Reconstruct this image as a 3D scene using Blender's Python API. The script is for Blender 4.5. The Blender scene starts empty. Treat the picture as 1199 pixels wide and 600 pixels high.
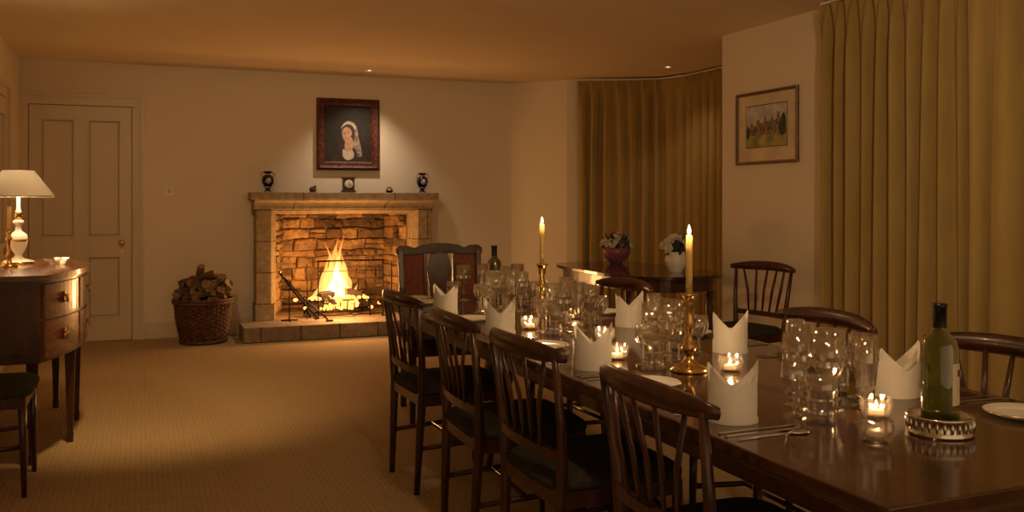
import bpy, math, random
from mathutils import Vector, Matrix
random.seed(7)
S=bpy.context.scene
COL=S.collection
pi=math.pi
# ------------------------------------------------------------ materials
def newmat(name):
    m=bpy.data.materials.new(name); m.use_nodes=True
    nt=m.node_tree; nt.nodes.clear()
    out=nt.nodes.new('ShaderNodeOutputMaterial')
    return m,nt,out
def mat(name,c1,c2=None,scale=6,stretch=(1,1,1),rough=.5,metal=0,bump=0,bscale=40,bstretch=(1,1,1),spec=.5,detail=4,coat=0,sheen=0,trans=0,bdist=.01):
    m,nt,out=newmat(name); N=nt.nodes; L=nt.links
    p=N.new('ShaderNodeBsdfPrincipled')
    p.inputs['Roughness'].default_value=rough; p.inputs['Metallic'].default_value=metal
    p.inputs['Specular IOR Level'].default_value=spec
    p.inputs['Coat Weight'].default_value=coat
    p.inputs['Sheen Weight'].default_value=sheen
    tc=N.new('ShaderNodeTexCoord')
    if c2 is None: c2=tuple(v*.82 for v in c1)
    mp=N.new('ShaderNodeMapping'); mp.inputs['Scale'].default_value=stretch
    L.new(tc.outputs['Object'],mp.inputs['Vector'])
    n=N.new('ShaderNodeTexNoise'); n.inputs['Scale'].default_value=scale; n.inputs['Detail'].default_value=detail
    L.new(mp.outputs[0],n.inputs['Vector'])
    r=N.new('ShaderNodeValToRGB'); r.color_ramp.elements[0].position=.35; r.color_ramp.elements[1].position=.65
    r.color_ramp.elements[0].color=(*c2,1); r.color_ramp.elements[1].color=(*c1,1)
    L.new(n.outputs['Fac'],r.inputs['Fac']); L.new(r.outputs[0],p.inputs['Base Color'])
    if bump:
        mp2=N.new('ShaderNodeMapping'); mp2.inputs['Scale'].default_value=bstretch
        L.new(tc.outputs['Object'],mp2.inputs['Vector'])
        n2=N.new('ShaderNodeTexNoise'); n2.inputs['Scale'].default_value=bscale; n2.inputs['Detail'].default_value=3
        L.new(mp2.outputs[0],n2.inputs['Vector'])
        b=N.new('ShaderNodeBump'); b.inputs['Strength'].default_value=bump; b.inputs['Distance'].default_value=bdist
        L.new(n2.outputs['Fac'],b.inputs['Height']); L.new(b.outputs[0],p.inputs['Normal'])
    if trans:
        t=N.new('ShaderNodeBsdfTranslucent'); t.inputs[0].default_value=(*c1,1)
        mx=N.new('ShaderNodeMixShader'); mx.inputs[0].default_value=trans
        L.new(p.outputs[0],mx.inputs[1]); L.new(t.outputs[0],mx.inputs[2]); L.new(mx.outputs[0],out.inputs[0])
    else: L.new(p.outputs[0],out.inputs[0])
    return m
M={}
M['wall']=mat('wall_paint',(.83,.74,.57),(.81,.72,.55),2,rough=.8,bump=.03,bscale=60)
M['ceil']=mat('ceiling_paint',(.82,.68,.48),(.80,.66,.46),2,rough=.85)
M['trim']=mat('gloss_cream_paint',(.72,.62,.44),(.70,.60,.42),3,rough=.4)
M['groove']=mat('shaded_trim_paint',(.50,.41,.27),(.46,.37,.24),3,rough=.45)  # darker than trim: door panel recess shade painted in; switch toggle borrows it
M['wood']=mat('dark_mahogany',(.085,.028,.012),(.035,.012,.006),5,(3,3,.6),rough=.28,bump=.05,coat=.25)
M['chairwood']=mat('chair_walnut',(.07,.020,.009),(.028,.009,.005),7,(4,4,.8),rough=.30,coat=.2)
M['tabletop']=mat('polished_table_mahogany',(.065,.020,.009),(.028,.009,.005),4,(6,.7,4),rough=.15,bump=.015,coat=.3)
M['veneer']=mat('figured_mahogany_veneer',(.20,.07,.025),(.09,.03,.012),7,(1,1,5),rough=.25,coat=.4)
M['seat']=mat('seat_fabric',(.045,.038,.024),(.03,.026,.017),60,rough=.95,bump=.3,bscale=300,spec=.2)
M['brass']=mat('brass',(.75,.50,.18),(.6,.38,.12),20,rough=.22,metal=1)
M['silver']=mat('silver',(.75,.70,.62),(.65,.6,.52),20,rough=.18,metal=1)
M['iron']=mat('black_iron',(.02,.018,.016),(.012,.01,.01),30,rough=.5,metal=.6)
M['china']=mat('white_china',(.85,.82,.74),(.82,.79,.71),5,rough=.15)
M['gilt']=mat('plate_rim_gilt',(.8,.6,.3),None,5,rough=.2,metal=1)
M['napkin']=mat('napkin_linen',(.88,.83,.74),(.85,.80,.71),20,rough=.9,bump=.1,bscale=350,trans=.06)
M['wax']=mat('candle_wax',(.80,.60,.20),(.76,.56,.18),10,rough=.4,trans=.25)
M['wwax']=mat('tealight_wax',(.85,.78,.6),(.8,.7,.5),10,rough=.4,trans=.3)
M['log']=mat('log_bark',(.20,.11,.055),(.06,.035,.02),14,(1,1,1),rough=.9,bump=.8,bscale=30)
M['logend']=mat('log_cut_end',(.36,.22,.11),(.24,.14,.07),22,rough=.85,bump=.2)
M['char']=mat('charred_log',(.05,.03,.02),(.012,.009,.008),12,rough=.9,bump=.6)
M['wicker']=mat('wicker',(.15,.06,.026),(.06,.024,.011),26,rough=.55,bump=.3,bscale=90)
M['curtain']=mat('curtain_mustard',(.42,.295,.105),(.37,.255,.085),9,(1,1,.3),rough=.9,bump=.3,bscale=260,sheen=.1,spec=.2)
M['black']=mat('black_porcelain',(.02,.018,.035),(.01,.01,.015),8,rough=.15)
M['pink']=mat('vase_decoration',(.80,.66,.56),(.16,.18,.36),34,rough=.3)
M['dark']=mat('painting_dark_ground',(.022,.017,.009),(.012,.009,.006),10,rough=.6)
M['frame']=mat('carved_frame_red_gold',(.15,.035,.015),(.045,.013,.007),34,rough=.45,bump=.9,bscale=60)
M['skin']=mat('painted_skin',(.52,.31,.18),(.40,.22,.12),25,rough=.6)
M['veil']=mat('painted_veil',(.40,.31,.20),(.12,.09,.06),34,rough=.6)
M['veil2']=mat('painted_veil_highlight',(.60,.50,.36),(.38,.30,.20),30,rough=.6)
M['hair']=mat('painted_hair',(.06,.028,.014),None,22,rough=.6)
M['robe']=mat('painted_robe',(.05,.018,.012),(.02,.012,.015),12,rough=.6)
M['lips']=mat('painted_lips',(.30,.09,.06),None,22,rough=.6)
M['mount']=mat('picture_mount',(.78,.66,.42),None,6,rough=.7)
M['skyw']=mat('watercolour_sky',(.66,.66,.60),(.42,.45,.48),14,rough=.8)
M['castle']=mat('watercolour_castle',(.40,.28,.17),(.13,.10,.08),45,rough=.8)
M['grass']=mat('watercolour_grass',(.50,.44,.14),(.22,.22,.07),12,rough=.8)
M['goldframe']=mat('thin_wood_gilt_frame',(.20,.10,.035),(.12,.05,.02),30,rough=.35)
M['leaf']=mat('leaves',(.05,.09,.03),(.02,.04,.015),20,rough=.6)
M['petalw']=mat('white_petals',(.85,.80,.68),(.75,.68,.52),20,rough=.6,trans=.2)
M['petalr']=mat('red_petals',(.55,.06,.04),(.35,.03,.03),20,rough=.6)
M['petalb']=mat('painted_bowl_glaze',(.45,.10,.05),(.10,.12,.30),16,rough=.3)
M['foil']=mat('bottle_foil',(.02,.018,.016),None,5,rough=.3,metal=.3)
M['bottled']=mat('dark_bottle_glass',(.02,.02,.008),None,5,rough=.06,coat=.5)
M['label']=mat('paper_label',(.78,.70,.50),(.70,.62,.42),30,rough=.7)
M['ink']=mat('label_ink',(.10,.07,.04),None,30,rough=.7)
M['shade']=mat('lamp_shade_enamel',(.85,.80,.68),(.82,.77,.65),10,rough=.5,trans=.03)
M['plastic']=mat('switch_plastic',(.88,.84,.74),None,5,rough=.35)
M['nightglass']=mat('night_window_glass',(.01,.012,.02),None,5,rough=.05)
M['cane']=mat('woven_cane_panel',(.30,.075,.025),(.16,.04,.015),60,rough=.55,bump=.4,bscale=200)
M['ash']=mat('ash',(.28,.22,.16),(.12,.09,.07),20,rough=.95,bump=.5)
M['mortar']=mat('firebox_mortar',(.26,.155,.07),(.14,.085,.04),18,rough=.95,bump=.5)
M['st1']=mat('rubble_stone_tan',(.46,.29,.125),(.24,.14,.065),9,rough=.9,bump=1,bscale=22,bdist=.03)
M['st2']=mat('rubble_stone_brown',(.35,.21,.09),(.17,.10,.045),9,rough=.9,bump=1,bscale=22,bdist=.03)
M['st3']=mat('rubble_stone_sooty',(.21,.125,.06),(.09,.055,.03),9,rough=.9,bump=1,bscale=22,bdist=.03)

def carpet():
    m,nt,out=newmat('woven_sisal_carpet'); N=nt.nodes; L=nt.links
    p=N.new('ShaderNodeBsdfPrincipled'); p.inputs['Roughness'].default_value=.95; p.inputs['Specular IOR Level'].default_value=.1
    tc=N.new('ShaderNodeTexCoord')
    ws=[]
    for d in 'XY':
        w1=N.new('ShaderNodeTexWave'); w1.bands_direction=d; w1.inputs['Scale'].default_value=13; w1.inputs['Distortion'].default_value=3.6; w1.inputs['Detail'].default_value=2; w1.inputs['Detail Scale'].default_value=5; ws.append(w1)
    w1,w2=ws
    n=N.new('ShaderNodeTexNoise'); n.inputs['Scale'].default_value=60
    for x in (w1,w2,n): L.new(tc.outputs['Object'],x.inputs['Vector'])
    mu=N.new('ShaderNodeMath'); mu.operation='MULTIPLY'; L.new(w1.outputs['Fac'],mu.inputs[0]); L.new(w2.outputs['Fac'],mu.inputs[1])
    ad=N.new('ShaderNodeMath'); ad.operation='MULTIPLY_ADD'; L.new(n.outputs['Fac'],ad.inputs[0]); ad.inputs[1].default_value=1.5; L.new(mu.outputs[0],ad.inputs[2])
    r=N.new('ShaderNodeValToRGB'); r.color_ramp.elements[0].position=.25; r.color_ramp.elements[1].position=1.1
    r.color_ramp.elements[0].color=(.28,.195,.098,1); r.color_ramp.elements[1].color=(.48,.35,.19,1)
    L.new(ad.outputs[0],r.inputs[0]); L.new(r.outputs[0],p.inputs['Base Color'])
    b=N.new('ShaderNodeBump'); b.inputs['Strength'].default_value=.45; b.inputs['Distance'].default_value=.006
    L.new(ad.outputs[0],b.inputs['Height']); L.new(b.outputs[0],p.inputs['Normal']); L.new(p.outputs[0],out.inputs[0])
    return m
M['carpet']=carpet()
def stone(name,c1,c2,mortar,bw,bh,dist,msize=.02,off=.5,bump=.6,rough=.85):
    m,nt,out=newmat(name); N=nt.nodes; L=nt.links
    p=N.new('ShaderNodeBsdfPrincipled'); p.inputs['Roughness'].default_value=rough
    tc=N.new('ShaderNodeTexCoord'); sx=N.new('ShaderNodeSeparateXYZ'); cb=N.new('ShaderNodeCombineXYZ')
    L.new(tc.outputs['Object'],sx.inputs[0])
    ad=N.new('ShaderNodeMath'); ad.operation='ADD'; L.new(sx.outputs[0],ad.inputs[0]); L.new(sx.outputs[1],ad.inputs[1])
    L.new(ad.outputs[0],cb.inputs[0]); L.new(sx.outputs[2],cb.inputs[1])
    br=N.new('ShaderNodeTexBrick'); br.inputs['Scale'].default_value=1; br.inputs['Brick Width'].default_value=bw; br.inputs['Row Height'].default_value=bh
    br.inputs['Mortar Size'].default_value=msize; br.inputs['Mortar Smooth'].default_value=.4; br.offset=off
    br.inputs['Color1'].default_value=(*c1,1); br.inputs['Color2'].default_value=(*c2,1); br.inputs['Mortar'].default_value=(*mortar,1)
    L.new(cb.outputs[0],br.inputs['Vector'])
    n2=N.new('ShaderNodeTexNoise'); n2.inputs['Scale'].default_value=22; n2.inputs['Detail'].default_value=6; L.new(tc.outputs['Object'],n2.inputs['Vector'])
    mx=N.new('ShaderNodeMixRGB'); mx.blend_type='MULTIPLY'; mx.inputs[0].default_value=.7
    L.new(br.outputs['Color'],mx.inputs[1]); L.new(n2.outputs['Fac'],mx.inputs[2]); L.new(mx.outputs[0],p.inputs['Base Color'])
    sb=N.new('ShaderNodeMath'); sb.operation='MULTIPLY_ADD'; L.new(n2.outputs['Fac'],sb.inputs[0]); sb.inputs[1].default_value=.8
    inv=N.new('ShaderNodeMath'); inv.operation='SUBTRACT'; inv.inputs[0].default_value=1; L.new(br.outputs['Fac'],inv.inputs[1]); L.new(inv.outputs[0],sb.inputs[2])
    b=N.new('ShaderNodeBump'); b.inputs['Strength'].default_value=bump; b.inputs['Distance'].default_value=.02
    L.new(sb.outputs[0],b.inputs['Height']); L.new(b.outputs[0],p.inputs['Normal']); L.new(p.outputs[0],out.inputs[0])
    return m
M['surround']=stone('sandstone_surround',(.58,.44,.26),(.50,.38,.22),(.18,.12,.07),.9,.30,.0,.006,bump=.3)
M['hearth']=stone('stone_hearth',(.50,.38,.25),(.36,.27,.17),(.14,.10,.07),.36,.30,.02,.008,bump=.3)

def glassmat(name,tint,scat,f0,rough=.06,gcol=(1,.97,.92),f1=.9):
    m,nt,out=newmat(name); N=nt.nodes; L=nt.links
    tr=N.new('ShaderNodeBsdfTransparent'); tr.inputs[0].default_value=(*tint,1)
    gl=N.new('ShaderNodeBsdfGlossy'); gl.inputs['Roughness'].default_value=rough; gl.inputs[0].default_value=(*gcol,1)
    df=N.new('ShaderNodeBsdfTranslucent'); df.inputs[0].default_value=(*scat[1],1)
    m0=N.new('ShaderNodeMixShader'); m0.inputs[0].default_value=scat[0]; L.new(tr.outputs[0],m0.inputs[1]); L.new(df.outputs[0],m0.inputs[2])
    lw=N.new('ShaderNodeLayerWeight'); lw.inputs[0].default_value=.3
    mr=N.new('ShaderNodeMapRange'); mr.inputs[3].default_value=f0; mr.inputs[4].default_value=f1
    L.new(lw.outputs['Facing'],mr.inputs[0])
    mx=N.new('ShaderNodeMixShader'); L.new(mr.outputs[0],mx.inputs[0]); L.new(m0.outputs[0],mx.inputs[1]); L.new(gl.outputs[0],mx.inputs[2])
    L.new(mx.outputs[0],out.inputs[0]); return m
M['glass']=glassmat('cut_crystal',(.88,.85,.81),(.06,(.95,.88,.78)),.17,.05)
M['cutglass']=glassmat('cut_crystal_facets',(.72,.68,.63),(.16,(.98,.92,.82)),.32,.08)
M['vglass']=glassmat('votive_glass',(.93,.90,.86),(.02,(.95,.85,.7)),.10,.05,f1=.6)
M['bottle']=glassmat('green_bottle_glass',(.42,.44,.08),(.55,(.24,.26,.03)),.07,.04)
def emis(name,c,s,mixf=0.0,ramp=None,soft=False):
    m,nt,out=newmat(name); N=nt.nodes; L=nt.links
    e=N.new('ShaderNodeEmission'); e.inputs[0].default_value=(*c,1); e.inputs[1].default_value=s
    if ramp:
        tc=N.new('ShaderNodeTexCoord'); sx=N.new('ShaderNodeSeparateXYZ'); L.new(tc.outputs['Generated'],sx.inputs[0])
        r=N.new('ShaderNodeValToRGB'); cr=r.color_ramp
        cr.elements[0].position=ramp[0][0]; cr.elements[0].color=(*ramp[0][1],1)
        cr.elements[1].position=ramp[-1][0]; cr.elements[1].color=(*ramp[-1][1],1)
        for q in ramp[1:-1]:
            el=cr.elements.new(q[0]); el.color=(*q[1],1)
        L.new(sx.outputs[2],r.inputs[0]); L.new(r.outputs[0],e.inputs[0])
    t=N.new('ShaderNodeBsdfTransparent'); mx=N.new('ShaderNodeMixShader')
    if soft:
        lw=N.new('ShaderNodeLayerWeight'); lw.inputs[0].default_value=.5
        mr=N.new('ShaderNodeMapRange'); mr.inputs[1].default_value=0; mr.inputs[2].default_value=.95; mr.inputs[3].default_value=mixf; mr.inputs[4].default_value=0.0
        L.new(lw.outputs['Facing'],mr.inputs[0]); L.new(mr.outputs[0],mx.inputs[0])
    else: mx.inputs[0].default_value=mixf
    L.new(t.outputs[0],mx.inputs[1]); L.new(e.outputs[0],mx.inputs[2]); L.new(mx.outputs[0],out.inputs[0])
    return m
M['flame']=emis('candle_flame',(1,.62,.22),16,.6)
M['fire']=emis('log_fire_flame',(1,.40,.08),2.6,.45,[(0,(1,.42,.09)),(.4,(1,.42,.09)),(.75,(1,.28,.045)),(1,(.7,.11,.015))],soft=True)
M['firecore']=emis('log_fire_flame_core',(1,.6,.2),5.5,.7,[(0,(1,.64,.28)),(.5,(1,.58,.2)),(1,(1,.36,.07))],soft=True)
M['ember']=emis('embers',(1,.28,.05),5,.9)
M['bulb']=emis('downlight_bulb',(1,.85,.62),7,1.0)

# ------------------------------------------------------------ mesh builder
class MB:
    def __init__(s): s.v=[];s.f=[];s.m=[];s.sm=[];s.mats=[]
    def mi(s,k):
        if k not in s.mats: s.mats.append(k)
        return s.mats.index(k)
    def add(s,vs,fs,k,smooth=False,T=None):
        o=len(s.v)
        for p in vs:
            p=Vector(p)
            if T is not None: p=T@p
            s.v.append(tuple(p))
        i=s.mi(k)
        for f in fs: s.f.append([a+o for a in f]); s.m.append(i); s.sm.append(smooth)
    def box(s,x0,x1,y0,y1,z0,z1,k,T=None):
        vs=[(x,y,z) for x in (x0,x1) for y in (y0,y1) for z in (z0,z1)]
        fs=[(0,1,3,2),(4,6,7,5),(0,4,5,1),(2,3,7,6),(0,2,6,4),(1,5,7,3)]
        s.add(vs,fs,k,False,T)
    def lathe(s,prof,k,c=(0,0,0),n=24,smooth=True,star=0,T=None,sx=1,sy=1,caps=True):
        vs=[];fs=[]
        for (r,z) in prof:
            for i in range(n):
                a=2*pi*i/n; rr=r*(1+(star if i%2 else 0)) if star else r
                vs.append((c[0]+rr*sx*math.cos(a),c[1]+rr*sy*math.sin(a),c[2]+z))
        for j in range(len(prof)-1):
            for i in range(n):
                i2=(i+1)%n
                fs.append((j*n+i,j*n+i2,(j+1)*n+i2,(j+1)*n+i))
        if caps:
            if prof[0][0]>1e-4: fs.append(tuple(range(n-1,-1,-1)))
            if prof[-1][0]>1e-4: fs.append(tuple((len(prof)-1)*n+i for i in range(n)))
        s.add(vs,fs,k,smooth,T)
    def sweep(s,pts,ws,hs,k,n=4,up=(0,0,1),smooth=None,T=None):
        pts=[Vector(p) for p in pts]; up=Vector(up)
        if not hasattr(ws,'__len__'): ws=[ws]*len(pts)
        if not hasattr(hs,'__len__'): hs=[hs]*len(pts)
        vs=[];fs=[]
        for i,p in enumerate(pts):
            t=(pts[min(i+1,len(pts)-1)]-pts[max(i-1,0)]).normalized()
            u=up
            if abs(t.dot(u))>.98: u=Vector((1,0,0))
            a=t.cross(u).normalized(); b=a.cross(t).normalized()
            for j in range(n):
                ang=2*pi*(j+.5)/n if n==4 else 2*pi*j/n
                q=1.4142 if n==4 else 1
                vs.append(p+a*(math.cos(ang)*ws[i]/2*q)+b*(math.sin(ang)*hs[i]/2*q))
        for i in range(len(pts)-1):
            for j in range(n):
                j2=(j+1)%n; fs.append((i*n+j,i*n+j2,(i+1)*n+j2,(i+1)*n+j))
        fs.append(tuple(range(n-1,-1,-1))); fs.append(tuple((len(pts)-1)*n+j for j in range(n)))
        s.add(vs,fs,k,(n>4) if smooth is None else smooth,T)
    def prism(s,poly,z0,z1,k,T=None):
        n=len(poly)
        vs=[(p[0],p[1],z0) for p in poly]+[(p[0],p[1],z1) for p in poly]
        fs=[tuple(range(n-1,-1,-1)),tuple(range(n,2*n))]+[(i,(i+1)%n,n+(i+1)%n,n+i) for i in range(n)]
        s.add(vs,fs,k,False,T)
    def ell(s,c,r,k,n=12,m=8,T=None,R=None):
        vs=[];fs=[]
        for j in range(m+1):
            ph=pi*j/m
            for i in range(n):
                a=2*pi*i/n
                p=Vector((r[0]*math.sin(ph)*math.cos(a),r[1]*math.sin(ph)*math.sin(a),r[2]*math.cos(ph)))
                if R is not None: p=R@p
                vs.append(p+Vector(c))
        for j in range(m):
            for i in range(n): fs.append((j*n+i,(j+1)*n+i,(j+1)*n+(i+1)%n,j*n+(i+1)%n))
        s.add(vs,fs,k,True,T)
    def mesh(s,name):
        me=bpy.data.meshes.new(name); me.from_pydata(s.v,[],s.f)
        for k in s.mats: me.materials.append(M[k])
        for p,i,sm in zip(me.polygons,s.m,s.sm): p.material_index=i; p.use_smooth=sm
        me.update(); me.validate(); return me
    def obj(s,name,loc=(0,0,0),rz=0,bevel=0):
        return place(s.mesh(name),name,loc,rz,bevel)
def place(me,name,loc=(0,0,0),rz=0,bevel=0,scale=None):
    o=bpy.data.objects.new(name,me); COL.objects.link(o); o.location=loc; o.rotation_euler=(0,0,rz)
    if scale: o.scale=scale
    if bevel:
        b=o.modifiers.new('bevel','BEVEL'); b.width=bevel; b.segments=2; b.limit_method='ANGLE'; b.angle_limit=math.radians(40)
    return o

# ------------------------------------------------------------ room shell
H=2.56; XL=-1.0; YB=9.2; XR=4.15; YN=-1.6
b=MB(); b.box(XL-.15,5.5,YN,9.95,-.12,0,'carpet'); b.obj('floor')
b=MB(); b.box(XL-.15,5.5,YN,9.95,H,H+.12,'ceil'); b.obj('ceiling')
b=MB(); b.box(XL-.15,XL,YN,YB+.15,0,H,'wall'); b.obj('wall_left')
OX0,OX1,OZ=1.21,2.57,1.16
b=MB()
b.box(XL,OX0,YB,YB+.12,0,H,'wall'); b.box(OX1,3.73,YB,YB+.12,0,H,'wall'); b.box(OX0,OX1,YB,YB+.12,OZ,H,'wall')
b.obj('wall_back')
def seg(name,p0,p1,t=.12,z0=0,z1=H,k='wall'):
    p0=Vector(p0);p1=Vector(p1);d=(p1-p0).normalized(); n=Vector((-d.y,d.x))
    b=MB(); b.prism([tuple(p0),tuple(p1),tuple(p1+n*t),tuple(p0+n*t)],z0,z1,k); return b.obj(name)
bay=[(3.73,9.2),(4.15,8.68),(5.15,8.25),(5.15,6.35),(4.27,5.91)]
seg('wall_corner',bay[0],bay[1])
seg('wall_bay_far',bay[1],bay[2]); seg('wall_bay_front',bay[2],bay[3]); seg('wall_bay_near',bay[3],bay[4])
b=MB(); b.box(XR,XR+.12,YN,5.91,0,H,'wall'); b.obj('wall_right')
def skirt(name,p0,p1,h=.15):
    p0=Vector(p0);p1=Vector(p1);d=(p1-p0).normalized(); n=Vector((d.y,-d.x)); b=MB()
    b.prism([tuple(p0),tuple(p1),tuple(p1+n*.018),tuple(p0+n*.018)],0,h-.03,'trim')
    b.prism([tuple(p0),tuple(p1),tuple(p1+n*.010),tuple(p0+n*.010)],h-.03,h,'trim'); b.obj(name,bevel=.002)
skirt('baseboard_back',(.05,YB),(1.02,YB)); skirt('baseboard_back_right',(2.78,YB),(3.72,YB))
skirt('baseboard_corner',bay[0],bay[1]); skirt('baseboard_left',(XL,YN),(XL,7.1)); skirt('baseboard_left_far',(XL,8.27),(XL,YB))
skirt('baseboard_right',(XR,5.9),(XR,YN))
def door(w,h):
    b=MB(); a=.10
    for (x0,x1) in ((-a,0),(w,w+a)):
        b.box(x0,x1,-.030,0,0,h,'trim')
        xo=x0 if x0<0 else x1-.025
        b.box(xo,xo+.025,-.052,-.030,0,h+a-.025,'trim')
    b.box(-a,w+a,-.030,0,h,h+a,'trim'); b.box(-a,w+a,-.052,-.030,h+a-.025,h+a,'trim')
    y0=-.004; cx=w/2; st=.10; midz0,midz1=.78,.96
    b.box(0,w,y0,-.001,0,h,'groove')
    f0=-.024
    b.box(0.008,st,f0,y0,.005,h-.008,'trim'); b.box(w-st,w-.008,f0,y0,.005,h-.008,'trim'); b.box(cx-.055,cx+.055,f0,y0,.005,h-.008,'trim')
    for (z0,z1) in ((.005,.22),(midz0,midz1),(h-.13,h-.008)):
        b.box(st,cx-.055,f0,y0,z0,z1,'trim'); b.box(cx+.055,w-st,f0,y0,z0,z1,'trim')
    for (x0,x1) in ((st,cx-.055),(cx+.055,w-st)):
        for (z0,z1) in ((.22,midz0),(midz1,h-.13)):
            b.box(x0+.022,x1-.022,y0-.003,y0,z0+.022,z1-.022,'trim')
            for (u0,u1,v0,v1) in ((x0,x1,z0,z0+.010),(x0,x1,z1-.010,z1),(x0,x0+.010,z0+.010,z1-.010),(x1-.010,x1,z0+.010,z1-.010)):
                b.box(u0,u1,f0-.008,y0,v0,v1,'trim')
    kx=w-.09
    b.lathe([(.028,0),(.028,.006),(.010,.008),(.010,.03),(.024,.04),(.028,.052),(.022,.066),(0,.07)],'brass',T=Matrix.Translation((kx,f0,.90))@Matrix.Rotation(pi/2,4,'X'))
    b.box(kx-.012,kx+.012,f0-.004,f0,.80,.84,'brass')
    return b
door(.86,2.16).obj('door_1',(-.93,YB,0),0,.002)
door(.86,2.10).obj('door_2',(XL,7.26,0),pi/2,.002)
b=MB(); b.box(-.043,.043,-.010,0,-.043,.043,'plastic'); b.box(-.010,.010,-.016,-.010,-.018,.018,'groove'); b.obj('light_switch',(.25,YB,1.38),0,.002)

# ------------------------------------------------------------ fireplace
b=MB()
FY=8.98
for sgn,xi,xo in ((1,OX0,1.02),(-1,OX1,2.76)):
    poly=[(xo,YB-.001),(xo,FY),(xi-sgn*.05,FY),(xi,FY+.06),(xi,YB-.001)]
    if sgn<0: poly=poly[::-1]
    b.prism(poly,.0,OZ+.05,'surround')
    b.box(min(xo,xi-sgn*.03)-.01,max(xo,xi-sgn*.03)+.01,FY-.015,YB-.001,0,.30,'surround')
prof=[(YB-.001,OZ),(FY+.06,OZ),(FY,OZ+.05),(FY,1.235)]
prof+= [(FY-.055+.055*math.cos(a),1.235+.05*math.sin(a)) for a in [pi/8,pi/4,3*pi/8,pi/2]]
prof+=[(FY-.075,1.29),(FY-.075,1.37),(YB-.001,1.37)]
n=len(prof); x0,x1=1.0,2.78
vs=[(x0,p[0],p[1]) for p in prof]+[(x1,p[0],p[1]) for p in prof]
b.add(vs,[tuple(range(n)),tuple(range(2*n-1,n-1,-1))]+[(i,n+i,n+(i+1)%n,(i+1)%n) for i in range(n)],'surround')
b.box(.965,2.815,FY-.085,YB-.001,1.30,1.37,'surround')
b.obj('fireplace_surround',bevel=.006)
b=MB(); BX0,BX1,BY=1.34,2.44,9.66
vs=[(OX0,YB+.0,0),(BX0,BY,0),(BX1,BY,0),(OX1,YB,0),(OX0,YB,1.45),(BX0,BY,1.45),(BX1,BY,1.45),(OX1,YB,1.45)]
t=.1
vs+=[(OX0-t,YB+.121,0),(BX0-t,BY+t,0),(BX1+t,BY+t,0),(OX1+t,YB+.121,0),(OX0-t,YB+.121,1.45),(BX0-t,BY+t,1.45),(BX1+t,BY+t,1.45),(OX1+t,YB+.121,1.45)]
b.add(vs,[(0,4,5,1),(1,5,6,2),(2,6,7,3),(8,9,13,12),(9,10,14,13),(10,11,15,14),(4,12,13,5),(5,13,14,6),(6,14,15,7)],'mortar')
b.box(OX0-.05,OX1+.05,YB+.121,BY+.1,1.45,1.5,'mortar')
rz=random.Random(8)
def stonewall(p0,p1,z0,z1):
    p0=Vector((*p0,0));p1=Vector((*p1,0)); L=(p1-p0).length; d=(p1-p0)/L; nr=Vector((d.y,-d.x,0))
    def line(): 
        v=[rz.uniform(-.013,.013) for _ in range(14)]
        def f(x):
            q=max(0,min(12.99,x/.12)); k=int(q); return v[k]*(1-q+k)+v[k+1]*(q-k)
        return f
    z=z0; lo=line()
    while z<z1:
        h=rz.uniform(.055,.135); hi=line(); x=0; sk0=0
        while x<L-.02:
            w=rz.uniform(.08,.34)*(1.0 if h>.08 else 1.2); xe=min(x+w,L)
            if L-xe<.07: xe=L
            sk1=rz.uniform(-.02,.02) if xe<L else 0
            parts=[(0,1)]
            if h>.105 and rz.random()<.35: sp=rz.uniform(.35,.6); parts=[(0,sp),(sp,1)]
            for (a0,a1) in parts:
                def P(u,f):  # u 0..1 along block, f 0..1 up the course
                    xa=x+sk0*(f-.5); xb=xe+sk1*(f-.5); xx=xa+(xb-xa)*u
                    return (xx,z+lo(xx)+(h+hi(xx)-lo(xx))*f)
                ring=[P(u,a0) for u in (0,.25,.5,.75,1)]+[P(1,(a0+a1)/2)]+[P(u,a1) for u in (1,.75,.5,.25,0)]+[P(0,(a0+a1)/2)]
                ring=[(r[0]+rz.uniform(-.005,.005),r[1]+rz.uniform(-.004,.004)) for r in ring]
                cx=sum(r[0] for r in ring)/len(ring); cz=sum(r[1] for r in ring)/len(ring); dp=rz.uniform(.008,.045)
                hw=max(abs(r[0]-cx) for r in ring); hh=max(abs(r[1]-cz) for r in ring)
                def ins(r,m): return (cx+(r[0]-cx)*max(.1,1-m/hw),cz+(r[1]-cz)*max(.1,1-m/hh))
                R0=[ins(r,.004) for r in ring]; R1=[ins(r,.010) for r in ring]; R2=[ins(r,.024) for r in ring]
                vs=[p0+d*r[0]+Vector((0,0,r[1])) for r in R0]
                vs+=[p0+d*r[0]+nr*dp*.8+Vector((0,0,r[1])) for r in R1]
                vs+=[p0+d*r[0]+nr*(dp+rz.uniform(-.005,.006))+Vector((0,0,r[1])) for r in R2]
                N_=len(ring); fs=[(i_,(i_+1)%N_,N_+(i_+1)%N_,N_+i_) for i_ in range(N_)]+[(N_+i_,N_+(i_+1)%N_,2*N_+(i_+1)%N_,2*N_+i_) for i_ in range(N_)]+[tuple(range(2*N_,3*N_))]
                b.add(vs,fs,rz.choice(['st1','st1','st2','st2','st3']),False)
            x=xe; sk0=sk1
        z+=h; lo=hi
stonewall((BX0,BY),(BX1,BY),.16,1.36)
stonewall((OX0,YB+.02),(BX0,BY),.16,1.36)
stonewall((BX1,BY),(OX1,YB+.02),.16,1.36)
b.obj('firebox_masonry')
b=MB(); b.box(.86,2.95,8.53,FY-.016,0,.14,'hearth'); b.box(OX0+.001,OX1-.001,FY-.016,BY-.05,0,.139,'hearth'); b.obj('hearth_slab',bevel=.008)

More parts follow.
